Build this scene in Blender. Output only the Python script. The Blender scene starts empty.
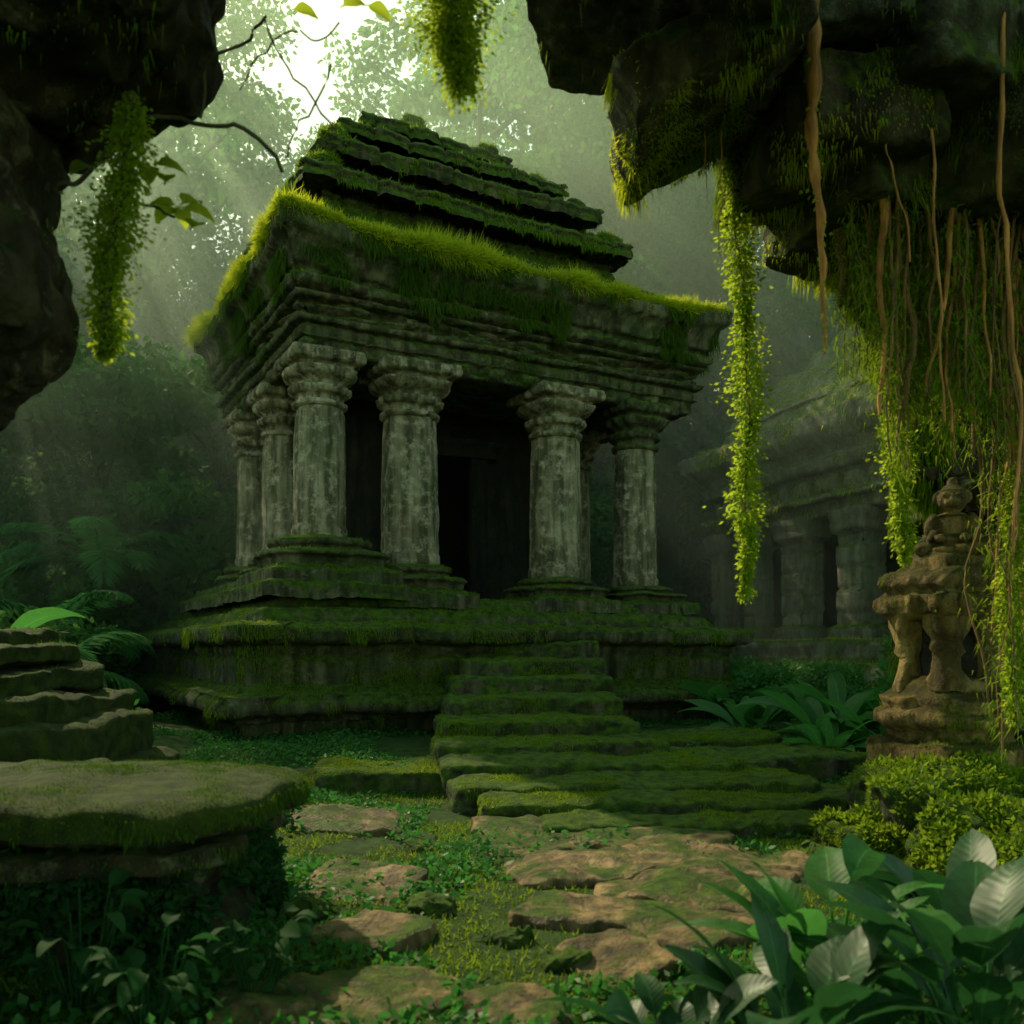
import bpy, math, random
import numpy as np
from math import radians as R, sin, cos, pi
rng = np.random.default_rng(11); random.seed(5)
S = bpy.context.scene; COL = S.collection
F = 902.0; ZC = 1.6
def P(px, py, Y): return np.array([(px-512)/F*Y, Y, ZC+(650-py)/F*Y])

# ---------------------------------------------------------------- noise
def vnoise(p, seed=0):
    f = np.floor(p); i = f.astype(np.int64); t = p-f; t = t*t*(3-2*t)
    def h(dx, dy, dz):
        n = ((i[:,0]+dx)*73856093) ^ ((i[:,1]+dy)*19349663) ^ ((i[:,2]+dz)*83492791) ^ (seed*2654435+977)
        n = (n ^ (n >> 13)) & 0xffffffff; n = (n*1274126177) & 0xffffffff; n = n ^ (n >> 16)
        return (n & 0xffff)/32767.5-1
    x, y, z = t[:,0], t[:,1], t[:,2]
    a = h(0,0,0)*(1-x)+h(1,0,0)*x; b = h(0,1,0)*(1-x)+h(1,1,0)*x
    c = h(0,0,1)*(1-x)+h(1,0,1)*x; d = h(0,1,1)*(1-x)+h(1,1,1)*x
    return (a*(1-y)+b*y)*(1-z)+(c*(1-y)+d*y)*z
def fbm(p, seed=0, o=4):
    r = np.zeros(len(p)); a = .55; q = p.copy()
    for k in range(o):
        r += a*vnoise(q, seed+k*17); q = q*2.03+3.1; a *= .5
    return r
def fbm3(p, seed=0, o=4): return np.stack([fbm(p, seed+s, o) for s in (0, 101, 202)], 1)
def unit(v): return v/np.maximum(np.linalg.norm(v, axis=-1, keepdims=True), 1e-9)

# ---------------------------------------------------------------- mesh builder
class MB:
    def __init__(s): s.v = []; s.f = []; s.n = 0; s.lf = []
    def add(s, V, Fc, lf=None):
        V = np.asarray(V, float).reshape(-1, 3); s.v.append(V); s.f.append(np.asarray(Fc, np.int64)+s.n); s.n += len(V)
        s.lf.append(np.zeros((len(V), 3)) if lf is None else lf)
    def V(s): return np.concatenate(s.v)
    def build(s, name, mat, parent=None, smooth=True):
        V = s.V(); me = bpy.data.meshes.new(name)
        me.vertices.add(len(V)); me.vertices.foreach_set('co', V.astype(np.float32).ravel())
        li = np.concatenate([f.ravel() for f in s.f]); tot = np.concatenate([np.full(len(f), f.shape[1]) for f in s.f])
        st = np.concatenate([[0], np.cumsum(tot)[:-1]])
        me.loops.add(len(li)); me.loops.foreach_set('vertex_index', li.astype(np.int32))
        me.polygons.add(len(tot)); me.polygons.foreach_set('loop_start', st.astype(np.int32))
        me.update(calc_edges=True); me.validate()
        if any(np.any(l) for l in s.lf):
            at = me.attributes.new('lf', 'FLOAT_VECTOR', 'POINT'); at.data.foreach_set('vector', np.concatenate(s.lf).astype(np.float32).ravel())
        if smooth: me.polygons.foreach_set('use_smooth', np.ones(len(tot), bool))
        me.materials.append(mat)
        o = bpy.data.objects.new(name, me); COL.objects.link(o)
        if parent: o.parent = parent
        return o
def tag(o, label=None, cat=None, group=None, kind=None):
    if label: o['label'] = label
    if cat: o['category'] = cat
    if group: o['group'] = group
    if kind: o['kind'] = kind
    return o
def empty(name, loc, rz=0):
    o = bpy.data.objects.new(name, None); COL.objects.link(o); o.location = tuple(loc); o.rotation_euler = (0, 0, rz); return o
def dup(root, loc, rz, sc=1, label=None, group=None):
    r = root.copy(); COL.objects.link(r); r.location = tuple(loc); r.rotation_euler = (0, 0, rz); r.scale = (sc,)*3
    if label: r['label'] = label
    if group: r['group'] = group
    for ch in list(root.children):
        c = ch.copy(); COL.objects.link(c); c.parent = r
        for g in list(ch.children):
            d = g.copy(); COL.objects.link(d); d.parent = c
    return r
def gridf(M, N, cu=False, cv=False):
    i = np.arange(M if cu else M-1); j = np.arange(N if cv else N-1); I, J = np.meshgrid(i, j, indexing='ij')
    a = I*N+J; b = I*N+(J+1) % N; c = ((I+1) % M)*N+(J+1) % N; d = ((I+1) % M)*N+J
    return np.stack([a, b, c, d], -1).reshape(-1, 4)
def hashv(n): n = np.asarray(n, np.int64); n = (n*2654435761) & 0xffffffff; n = n ^ (n >> 15); n = (n*1274126177) & 0xffffffff; return (n & 0xffff)/65535.
def sweep(mb, rect, prof, res=.09, amp=.05, freq=1.1, seed=0, joint=None, relief=None, chip=.02):
    a0, a1, b0, b1 = rect; pr = [prof[0]]
    for q in prof[1:]:
        p = pr[-1]; d = math.hypot(q[0]-p[0], q[1]-p[1]); n = max(1, int(d/(res if abs(q[0]-p[0]) < 1 else .35)))
        for k in range(1, n+1): pr.append((p[0]+(q[0]-p[0])*k/n, p[1]+(q[1]-p[1])*k/n))
    la, lb = a1-a0, b1-b0; na, nb = max(3, int(la/res)), max(3, int(lb/res))
    ta, tb = np.arange(na)/na, np.arange(nb)/nb
    U = np.concatenate([ta, np.ones(nb), 1-ta, np.zeros(nb)]); W = np.concatenate([np.zeros(na), tb, np.ones(na), 1-tb])
    NX = np.concatenate([np.zeros(na), np.ones(nb), np.zeros(na), -np.ones(nb)]); NY = np.concatenate([-np.ones(na), np.zeros(nb), np.ones(na), np.zeros(nb)])
    SS = np.concatenate([ta*la, 50+tb*lb, 100+ta*la, 150+tb*lb])
    mi = .495*min(la, lb); M, N = len(pr), len(U)
    ins = np.minimum(np.array([p[0] for p in pr]), mi)[:, None]; Z = np.array([p[1] for p in pr])[:, None]
    X = a0+ins+U*(la-2*ins); Y = b0+ins+W*(lb-2*ins); Z = np.broadcast_to(Z, X.shape); s = np.broadcast_to(SS, X.shape)
    disp = np.zeros(X.shape)
    if joint:
        ch, L, jd = joint; c = np.floor(Z/ch); off = hashv(c+seed*7)*L
        bi = np.floor((s+off)/L); dj = np.abs(((s+off)/L) % 1-.5); dj = (.5-dj)*L; dz = (.5-np.abs((Z/ch) % 1-.5))*ch
        disp += jd*(np.exp(-(dj/.05)**2)+.7*np.exp(-(dz/.04)**2))+.07*hashv(c*131+bi*17+seed)
    if relief is not None: disp -= relief(s, Z)
    V = np.stack([X-NX*disp, Y-NY*disp, Z], -1).reshape(-1, 3)
    V = V+amp*fbm3(V*freq, seed)+chip*fbm3(V*7, seed+5, 2)
    mb.add(V, gridf(M, N, False, True))
def lathe(mb, c, prof, n=48, amp=.02, freq=2, seed=0, rot=0, relief=None):
    pr = [prof[0]]
    for q in prof[1:]:
        p = pr[-1]; d = math.hypot(q[0]-p[0], q[1]-p[1]); k_ = max(1, int(d/.05))
        for k in range(1, k_+1): pr.append(tuple(p[i]+(q[i]-p[i])*k/k_ for i in range(3)))
    th = np.arange(n)/n*2*pi; r = np.array([p[0] for p in pr])[:, None]; z = np.array([p[1] for p in pr])[:, None]; sq = np.array([p[2] for p in pr])[:, None]
    m = 1/np.maximum(np.abs(np.cos(th)), np.abs(np.sin(th))); m = np.minimum(m, 1.36); o8 = 1/np.cos(((th+pi/8) % (pi/4))-pi/8)*.96
    rad = r*(np.where(sq >= 0, (1-sq)+sq*m, o8))
    if relief is not None: rad = rad+relief(th[None], z)
    th = th+rot
    V = np.stack([c[0]+rad*np.cos(th), c[1]+rad*np.sin(th), z+0*rad+c[2]], -1).reshape(-1, 3)
    V = V+amp*fbm3(V*freq+seed, seed)+.35*amp*fbm3(V*9, seed+4, 2)
    mb.add(V, gridf(len(pr), n, False, True))
def rock(mb, c, half, p=5, amp=.12, freq=1., n=24, rot=0, seed=0, tilt=(0, 0), fine=.02, strata=0):
    t = np.linspace(-1, 1, n+1); A, B = np.meshgrid(t, t, indexing='ij'); A = A.ravel(); B = B.ravel(); O = np.ones_like(A)
    Vs = []; Fs = []
    for k, (q, fl) in enumerate([((O, A, B), 0), ((-O, A, B), 1), ((A, O, B), 1), ((A, -O, B), 0), ((A, B, O), 0), ((A, B, -O), 1)]):
        Vs.append(np.stack(q, 1)); Fs.append(gridf(n+1, n+1)+k*(n+1)**2)
    V = np.concatenate(Vs); Fc = np.concatenate(Fs)
    key = np.round(V*1000).astype(np.int64); _, idx, inv = np.unique(key, axis=0, return_index=True, return_inverse=True); V = V[idx]; Fc = inv.ravel()[Fc]
    ctr = V[Fc].mean(1); nn = np.cross(V[Fc[:, 2]]-V[Fc[:, 0]], V[Fc[:, 3]]-V[Fc[:, 1]]); bad = np.sum(nn*ctr, 1) < 0; Fc[bad] = Fc[bad][:, ::-1]
    V = V/(np.sum(np.abs(V)**p, 1)**(1/p))[:, None]*np.array(half)
    tx, ty = tilt
    V = V@np.array([[1, 0, 0], [0, cos(tx), -sin(tx)], [0, sin(tx), cos(tx)]]).T
    V = V@np.array([[cos(ty), 0, sin(ty)], [0, 1, 0], [-sin(ty), 0, cos(ty)]]).T
    V = V@np.array([[cos(rot), -sin(rot), 0], [sin(rot), cos(rot), 0], [0, 0, 1]]).T
    V = V+np.array(c)
    if strata:
        u_ = unit(V-np.array(c)); V[:, :2] += (u_[:, :2].T*strata*np.sin(V[:, 2]*9+4*fbm(V*.8, seed, 2))).T
    V = V+amp*fbm3(V*freq+seed*1.7, seed)+fine*fbm3(V*freq*6, seed+9, 2)
    mb.add(V, Fc)
def tube(mb, pts, rad, n=7):
    pts = np.array(pts, float); rad = np.broadcast_to(np.array(rad, float), (len(pts),)); T = unit(np.gradient(pts, axis=0))
    ref = np.where(np.abs(T[:, 2:3]) > .9, np.array([[1., 0, 0]]), np.array([[0, 0, 1.]])); A = unit(np.cross(T, ref)); B = np.cross(T, A)
    th = np.arange(n)/n*2*pi
    V = pts[:, None]+rad[:, None, None]*(A[:, None]*np.cos(th)[None, :, None]+B[:, None]*np.sin(th)[None, :, None])
    mb.add(V.reshape(-1, 3), gridf(len(pts), n, False, True))
def curve(p0, p1, n=14, wob=.1, sag=0, seed=0):
    t = np.linspace(0, 1, n)[:, None]; p0 = np.array(p0, float); p1 = np.array(p1, float); q = p0+(p1-p0)*t
    L = np.linalg.norm(p1-p0); q = q+wob*L*fbm3(q*1.2/max(L, .5)*3+seed*9.1, seed, 3)*np.minimum(1, 4*t)
    q[:, 2] -= (sag*4*t*(1-t))[:, 0]; return q
def leaves(mb, p, d, l, w):
    n = len(p); d = unit(d); s = unit(np.cross(d, rng.normal(size=(n, 3)))); l = np.broadcast_to(l, (n,))[:, None]; w = np.broadcast_to(w, (n,))[:, None]
    V = np.stack([p, p+d*l*.45+s*w, p+d*l, p+d*l*.45-s*w], 1).reshape(-1, 3); mb.add(V, np.arange(4*n).reshape(-1, 4))
def blades(mb, p, d, l, w):
    n = len(p); d = unit(d); s = unit(np.cross(d, rng.normal(size=(n, 3)))); l = np.broadcast_to(l, (n,))[:, None]; w = np.broadcast_to(w, (n,))[:, None]
    V = np.stack([p-s*w, p+s*w, p+d*l], 1).reshape(-1, 3); mb.add(V, np.arange(3*n).reshape(-1, 3))
def sample(mbs, n, minz=.4, maxz=2, nf=.8, th=-.1, seed=0, box=None):
    out = []; nn = []
    for m in mbs:
        V = m.V(); Fc = np.concatenate([f for f in m.f if f.shape[1] == 4])
        a, b, c, d = (V[Fc[:, k]] for k in range(4)); N = np.cross(c-a, d-b); A = np.linalg.norm(N, axis=1)/2; N = N/np.maximum(2*A[:, None], 1e-9)
        out.append((a, b, c, d)); nn.append((N, A))
    a, b, c, d = (np.concatenate([o[k] for o in out]) for k in range(4)); N = np.concatenate([x[0] for x in nn]); A = np.concatenate([x[1] for x in nn])
    ctr = (a+c)/2; w = A*(N[:, 2] > minz)*(N[:, 2] < maxz)*np.clip(fbm(ctr*nf, seed)-th, 0, .4)
    if box is not None: w = w*box(ctr)
    if w.sum() <= 0: return np.zeros((0, 3)), np.zeros((0, 3))
    i = rng.choice(len(w), n, p=w/w.sum()); u = rng.random((n, 1)); v = rng.random((n, 1))
    return (a[i]*(1-u)+b[i]*u)*(1-v)+(d[i]*(1-u)+c[i]*u)*v, N[i]
def moss_on(mb, mbs, n, l=.07, w=.012, up=1., rnd=.9, **k):
    p, N = sample(mbs, n, **k)
    if len(p):
        s = np.clip(.8+1.3*fbm(p*2.5, 77, 3), .3, 1.8)
        blades(mb, p-N*.01, N*up+rnd*rng.normal(size=p.shape), l*s*rng.uniform(.4, 1.3, len(p)), w*rng.uniform(.6, 1.4, len(p)))
def hang_on(mb, mbs, n, l=.3, w=.012, **k):
    p, N = sample(mbs, n, **k)
    if len(p):
        s = np.clip(.7+1.8*fbm(p*2.2, 78, 3), .2, 2.2)
        blades(mb, p+N*.015, N*.2+np.array([0, 0, -1.])+.15*rng.normal(size=p.shape), l*s*rng.uniform(.3, 1.2, len(p)), w*rng.uniform(.6, 1.4, len(p)))
def big_leaf(mb, base, az, el, L, W, droop=.6, fold=.25, roll=0, n=10, m=5, stalk=.15):
    t = np.linspace(0, 1, n); ang = el-droop*t**1.3*1.6
    dx = np.cumsum(np.cos(ang))/n*L; dz = np.cumsum(np.sin(ang))/n*L; dx -= dx[0]; dz -= dz[0]
    tt = np.clip((t-stalk)/(1-stalk), 0, 1); wd = W*.5*np.sin(pi*tt**.75)**.8*(1-.25*tt)+.006
    c = np.linspace(-1, 1, m); X = dx[:, None]+0*c; Y = wd[:, None]*c[None]
    Zz = dz[:, None]+fold*np.abs(Y)+.02*np.sin(t[:, None]*22+c*1.5)*np.abs(c)*W*.8
    Y2 = Y*cos(roll); Zz = Zz+Y*sin(roll)
    V = np.stack([X, Y2, Zz], -1).reshape(-1, 3); V = V@np.array([[cos(az), -sin(az), 0], [sin(az), cos(az), 0], [0, 0, 1]]).T+np.array(base)
    lf = np.stack([t[:, None]+0*c, 0*t[:, None]+c, 0*t[:, None]+.0*c+rng.random()], -1).reshape(-1, 3)
    mb.add(V, gridf(n, m), lf)

# ---------------------------------------------------------------- materials
def newmat(name):
    m = bpy.data.materials.new(name); m.use_nodes = True; nt = m.node_tree; nt.nodes.clear(); return m, nt, nt.nodes, nt.links
def ramp(ns, ls, src, stops):
    r = ns.new('ShaderNodeValToRGB'); e = r.color_ramp.elements
    while len(e) < len(stops): e.new(.5)
    for x, (pos, c) in zip(e, stops): x.position = pos; x.color = (*c, 1) if len(c) == 3 else c
    ls.new(src, r.inputs[0]); return r.outputs[0]
def noise(ns, ls, vec, sc, det=6, rough=.6):
    n = ns.new('ShaderNodeTexNoise'); n.inputs['Scale'].default_value = sc; n.inputs['Detail'].default_value = det; n.inputs['Roughness'].default_value = rough; ls.new(vec, n.inputs['Vector']); return n.outputs[0]
def mixc(ns, ls, f, a, b):
    m = ns.new('ShaderNodeMix'); m.data_type = 'RGBA'
    for s, i in ((f, 0), (a, 6), (b, 7)):
        if isinstance(s, (tuple, list)): m.inputs[i].default_value = (*s, 1)
        elif isinstance(s, (int, float)): m.inputs[i].default_value = s
        else: ls.new(s, m.inputs[i])
    return m.outputs[2]
def mth(ns, ls, op, a, b=0.):
    m = ns.new('ShaderNodeMath'); m.operation = op
    for i, s in enumerate((a, b)):
        if isinstance(s, (int, float)): m.inputs[i].default_value = s
        else: ls.new(s, m.inputs[i])
    return m.outputs[0]
BLK, WHT = (0, 0, 0), (1, 1, 1)
def stone(name, c1, c2, lich=(.3, .3, .2), m1=(.025, .062, .005), m2=(.1, .185, .01), moss=.5, bump=.8, rough=.85, lichamt=.5, algae=.4, streak=.9):
    m, nt, ns, ls = newmat(name); g = ns.new('ShaderNodeNewGeometry'); pos = g.outputs['Position']
    base = ramp(ns, ls, noise(ns, ls, pos, 1.3, 8), [(.3, c1), (.7, c2)])
    mp = ns.new('ShaderNodeMapping'); mp.inputs['Scale'].default_value = (3.5, 3.5, .35); ls.new(pos, mp.inputs[0])
    st = ramp(ns, ls, noise(ns, ls, mp.outputs[0], 1.4, 5), [(.42, (.2, .2, .16)), (.62, WHT)])
    mm = ns.new('ShaderNodeMix'); mm.data_type = 'RGBA'; mm.blend_type = 'MULTIPLY'; mm.inputs[0].default_value = streak; ls.new(base, mm.inputs[6]); ls.new(st, mm.inputs[7])
    li = ramp(ns, ls, noise(ns, ls, pos, 4.5, 6, .7), [(.62-.14*lichamt, BLK), (.68, (lichamt,)*3)])
    c = mixc(ns, ls, li, mm.outputs[2], lich)
    al = ramp(ns, ls, noise(ns, ls, pos, .9, 4), [(.4, BLK), (.65, (algae,)*3)]); c = mixc(ns, ls, al, c, tuple(x*1.2 for x in m1))
    sp = ns.new('ShaderNodeSeparateXYZ'); ls.new(g.outputs['Normal'], sp.inputs[0])
    mk = mth(ns, ls, 'ADD', mth(ns, ls, 'MULTIPLY', sp.outputs[2], .45), mth(ns, ls, 'MULTIPLY', noise(ns, ls, pos, 2.2, 7, .65), 1.))
    mask = ramp(ns, ls, mth(ns, ls, 'ADD', mk, moss-1.), [(.1, BLK), (.25, WHT)])
    mc = mixc(ns, ls, ramp(ns, ls, noise(ns, ls, pos, 7, 6), [(.35, BLK), (.65, WHT)]), m1, m2)
    c = mixc(ns, ls, mask, c, mc)
    vo = ns.new('ShaderNodeTexVoronoi'); vo.feature = 'DISTANCE_TO_EDGE'; vo.inputs['Scale'].default_value = 1.1; ls.new(pos, vo.inputs['Vector'])
    cr = ramp(ns, ls, vo.outputs[0], [(0, BLK), (.025, WHT)])
    h = mth(ns, ls, 'ADD', mth(ns, ls, 'MULTIPLY', noise(ns, ls, pos, 9, 8, .7), .8), mth(ns, ls, 'MULTIPLY', noise(ns, ls, pos, 38, 4, .7), .35))
    h = mth(ns, ls, 'ADD', h, mth(ns, ls, 'MULTIPLY', cr, .12)); h = mth(ns, ls, 'ADD', h, mth(ns, ls, 'MULTIPLY', mth(ns, ls, 'MULTIPLY', mask, noise(ns, ls, pos, 55, 3, .8)), 1.))
    bp = ns.new('ShaderNodeBump'); bp.inputs['Strength'].default_value = bump; bp.inputs['Distance'].default_value = .08; ls.new(h, bp.inputs['Height'])
    b = ns.new('ShaderNodeBsdfPrincipled'); b.inputs['Roughness'].default_value = rough; b.inputs['Specular IOR Level'].default_value = .3
    ls.new(c, b.inputs['Base Color']); ls.new(bp.outputs[0], b.inputs['Normal']); o = ns.new('ShaderNodeOutputMaterial'); ls.new(b.outputs[0], o.inputs[0]); return m
def leafm(name, c1, c2, trans=.4, rough=.5, veins=False, tc=None, spec=.3):
    m, nt, ns, ls = newmat(name); g = ns.new('ShaderNodeNewGeometry')
    f = mth(ns, ls, 'ADD', mth(ns, ls, 'MULTIPLY', g.outputs['Random Per Island'], .5), mth(ns, ls, 'MULTIPLY', noise(ns, ls, g.outputs['Position'], 1.8, 5), .6))
    c = mixc(ns, ls, f, c1, c2)
    b = ns.new('ShaderNodeBsdfPrincipled'); b.inputs['Roughness'].default_value = rough; b.inputs['Specular IOR Level'].default_value = spec
    if veins:
        at = ns.new('ShaderNodeAttribute'); at.attribute_name = 'lf'; sp = ns.new('ShaderNodeSeparateXYZ'); ls.new(at.outputs['Vector'], sp.inputs[0])
        av = mth(ns, ls, 'ABSOLUTE', sp.outputs[1]); rib = ramp(ns, ls, av, [(.02, WHT), (.07, BLK)])
        sv = mth(ns, ls, 'SINE', mth(ns, ls, 'MULTIPLY', mth(ns, ls, 'SUBTRACT', sp.outputs[0], mth(ns, ls, 'MULTIPLY', av, .13)), 75.)); svr = ramp(ns, ls, sv, [(.85, BLK), (1., (.14, .14, .14))])
        vm = mth(ns, ls, 'MAXIMUM', rib, svr); c = mixc(ns, ls, vm, c, tuple(min(1, x*1.5+.005) for x in c2))
        blot = ramp(ns, ls, noise(ns, ls, g.outputs['Position'], 14, 5, .7), [(.35, (.55, .5, .3)), (.55, WHT)])
        mb_ = ns.new('ShaderNodeMix'); mb_.data_type = 'RGBA'; mb_.blend_type = 'MULTIPLY'; mb_.inputs[0].default_value = .7; ls.new(c, mb_.inputs[6]); ls.new(blot, mb_.inputs[7]); c = mb_.outputs[2]
        bp = ns.new('ShaderNodeBump'); bp.inputs['Strength'].default_value = .09; bp.inputs['Distance'].default_value = .006; ls.new(sv, bp.inputs['Height']); ls.new(bp.outputs[0], b.inputs['Normal'])
    ls.new(c, b.inputs['Base Color']); t = ns.new('ShaderNodeBsdfTranslucent')
    tcc = mixc(ns, ls, .5, c, tc or tuple(min(1, x*2.5) for x in c2)); ls.new(tcc, t.inputs[0])
    mx = ns.new('ShaderNodeMixShader'); mx.inputs[0].default_value = trans; ls.new(b.outputs[0], mx.inputs[1]); ls.new(t.outputs[0], mx.inputs[2])
    o = ns.new('ShaderNodeOutputMaterial'); ls.new(mx.outputs[0], o.inputs[0]); return m
M = {}
M['temple'] = stone('temple_stone', (.05, .052, .033), (.21, .19, .12), moss=.56)
M['column'] = stone('column_stone', (.15, .13, .085), (.48, .41, .28), lich=(.58, .51, .38), moss=.26, lichamt=.9, algae=.3)
M['roof'] = stone('roof_stone', (.03, .033, .018), (.14, .125, .065), moss=.66)
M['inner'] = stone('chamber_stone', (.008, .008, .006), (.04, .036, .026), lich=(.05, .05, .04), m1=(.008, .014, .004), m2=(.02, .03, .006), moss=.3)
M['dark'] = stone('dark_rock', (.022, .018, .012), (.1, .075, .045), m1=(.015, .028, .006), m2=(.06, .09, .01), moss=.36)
M['slab'] = stone('lintel_stone', (.035, .03, .02), (.15, .12, .07), m2=(.13, .19, .012), moss=.62)
M['path'] = stone('path_stone', (.16, .1, .045), (.5, .33, .15), lich=(.5, .38, .2), moss=.24, lichamt=.4, rough=.5, algae=.25)
M['step'] = stone('step_stone', (.045, .045, .028), (.18, .165, .105), moss=.66)
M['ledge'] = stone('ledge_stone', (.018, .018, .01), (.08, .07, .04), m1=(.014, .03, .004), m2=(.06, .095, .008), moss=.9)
M['statue'] = stone('statue_stone', (.2, .13, .045), (.6, .43, .15), lich=(.55, .44, .2), m1=(.07, .06, .01), m2=(.2, .18, .02), moss=.46, algae=.15, bump=1.3)
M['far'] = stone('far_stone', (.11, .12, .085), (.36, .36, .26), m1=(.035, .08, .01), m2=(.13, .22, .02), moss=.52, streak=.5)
M['ground'] = stone('forest_floor', (.03, .026, .012), (.09, .065, .035), m1=(.012, .04, .005), m2=(.05, .12, .01), moss=.64)
M['moss'] = leafm('moss_green', (.035, .09, .005), (.17, .28, .015), trans=.45, rough=.9, tc=(.45, .6, .04), spec=.1)
M['mossy'] = leafm('moss_bright', (.14, .22, .01), (.42, .5, .02), trans=.55, rough=.8, tc=(.95, .98, .06), spec=.1)
M['vine'] = leafm('vine_leaf', (.07, .15, .01), (.26, .38, .02), trans=.55, rough=.7, tc=(.75, .9, .06), spec=.15)
M['mossd'] = leafm('moss_dark', (.02, .06, .006), (.075, .14, .012), trans=.3, rough=.9, spec=.1)
M['cover'] = leafm('ground_leaves', (.015, .075, .014), (.05, .19, .03), trans=.4, rough=.5)
M['tree'] = leafm('tree_leaves', (.018, .065, .02), (.07, .17, .034), trans=.5, rough=.6, spec=.15)
M['big'] = leafm('glossy_leaf', (.008, .042, .014), (.026, .1, .026), trans=.25, rough=.46, veins=True, spec=.4)
M['big2'] = leafm('mid_leaf', (.018, .09, .018), (.055, .2, .035), trans=.4, rough=.5, veins=True)
M['creep'] = leafm('creeper_leaf', (.008, .04, .01), (.025, .09, .022), trans=.3, rough=.75, spec=.15)
M['fern'] = leafm('fern_leaf', (.02, .09, .025), (.065, .2, .05), trans=.5, rough=.8, spec=.08)
def simple(name, c1, c2, sc=6, bump=.6):
    m, nt, ns, ls = newmat(name); g = ns.new('ShaderNodeNewGeometry'); mp = ns.new('ShaderNodeMapping'); mp.inputs['Scale'].default_value = (1, 1, .2); ls.new(g.outputs['Position'], mp.inputs[0])
    n = noise(ns, ls, mp.outputs[0], sc, 6); c = ramp(ns, ls, n, [(.35, c1), (.65, c2)]); b = ns.new('ShaderNodeBsdfPrincipled'); b.inputs['Roughness'].default_value = .8
    bp = ns.new('ShaderNodeBump'); bp.inputs['Strength'].default_value = bump; bp.inputs['Distance'].default_value = .05; ls.new(n, bp.inputs['Height']); ls.new(bp.outputs[0], b.inputs['Normal'])
    ls.new(c, b.inputs['Base Color']); o = ns.new('ShaderNodeOutputMaterial'); ls.new(b.outputs[0], o.inputs[0]); return m
M['bark'] = simple('bark', (.03, .032, .018), (.09, .09, .05))
M['root'] = simple('root_bark', (.07, .036, .013), (.24, .13, .045), 14)
M['rootl'] = simple('pale_root_bark', (.24, .1, .03), (.6, .28, .08), 14)

# ---------------------------------------------------------------- ground
def gh(x, y):
    x = np.asarray(x, float); y = np.asarray(y, float)
    s = np.clip((y-10.5)/6, 0, 1); z = -.32+.32*s*s*(3-2*s)
    z = z+.7*np.exp(-((x-5.3)**2/1.4+(y-9.3)**2/4.))+.5*np.exp(-((x+4.5)**2/3.+(y-7.5)**2/9.))
    z = z-.4*np.exp(-((x-2.4)**2/8.+(y-11.6)**2/4.5))
    z = z+.9*(1-np.exp(-np.maximum(y-24, 0)**2/300.))+.5*np.exp(-((x+9)**2/6+(y-15)**2/16))
    h = np.clip((y-60)/45, 0, 1); z = z+30*h*h*(3-2*h)
    p = np.stack([x, y, 0*x], -1).reshape(-1, 3); return z+(.1*fbm(p*.6, 3)+.04*fbm(p*2.2, 4)).reshape(x.shape)
mb = MB(); tx = np.concatenate([np.linspace(-300, -20, 20), np.linspace(-19, 19, 300), np.linspace(20, 300, 20)]); ty = np.concatenate([np.linspace(-40, 2, 12), np.linspace(2.5, 32, 260), np.linspace(34, 400, 64)])
GX, GY = np.meshgrid(tx, ty, indexing='ij'); mb.add(np.stack([GX, GY, gh(GX, GY)], -1), gridf(len(tx), len(ty))[:, ::-1])
tag(mb.build('ground', M['ground']), 'dark mossy forest floor', 'ground', kind='structure')
Gz = lambda x, y: float(gh(np.array([x]), np.array([y]))[0])

# ---------------------------------------------------------------- main temple
TA = math.atan2(.494, .87)
T = empty('stone_temple', (-4.84, 15.2, 0), TA); tag(T, 'large moss covered stone temple with round columns and stepped roof, behind the staircase', 'temple')
A1, B1 = 12.2, 14.4
pl = MB(); sweep(pl, (0, A1, 0, B1), [(.34, -.6), (.34, .3), (.22, .33), (.2, .42), (-.02, .44), (-.14, .5), (-.16, .72), (-.06, .8), (.28, .84), (.32, .92), (.44, .94), (.4, 1.68), (.3, 1.7), (.16, 1.72), (.04, 1.78), (.02, 2.0), (.16, 2.06), (.3, 2.1), (.75, 2.12)], res=.06, joint=(.74, 1.25, .13), amp=.06, seed=1, chip=.04)
pl.build('platform', M['temple'], T)
pu = MB(); sweep(pu, (.7, A1-.6, .7, B1-.8), [(.0, 2.0), (0, 2.3), (.1, 2.38), (.5, 2.42), (.52, 2.62), (.6, 2.68), (6, 2.7)], joint=(.33, .9, .08), amp=.06, seed=2, chip=.04)
pu.build('upper_platform', M['temple'], T)
sp_ = MB(); sweep(sp_, (.9, 3.8, .9, 10.2), [(0, 2.6), (0, 2.86), (.12, 2.92), (.34, 2.95), (.38, 3.16), (3, 3.2)], joint=(.3, .8, .07), amp=.06, seed=4, chip=.04); sp_.build('column_plinth', M['temple'], T)
cols = [(2.4, 2.4, .52, 3.85, 1.18), (4.35, 2.3, .6, 3.4, 1.0), (8.04, 2.3, .6, 3.25, 1.0), (10.45, 2.4, .54, 3.15, 1.0), (2.45, 5.3, .48, 3.7, .9), (2.45, 7.9, .48, 3.7, .9), (10.45, 5.2, .48, 3., .8), (10.45, 8., .48, 3., .8), (6.2, 8.6, .48, 3., .8)]
allst = [pl, pu, sp_]
def caprel(th, z):
    m = np.exp(-((z-7.12)/.12)**4); m2 = np.exp(-((z-7.45)/.08)**4)
    return m*.09*np.abs(np.sin(th*6+4*(z-7.1)))**.6+m2*.045*np.sign(np.sin(th*16))+.035*np.exp(-((z-6.85)/.06)**2)*np.sin(th*20)
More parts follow.
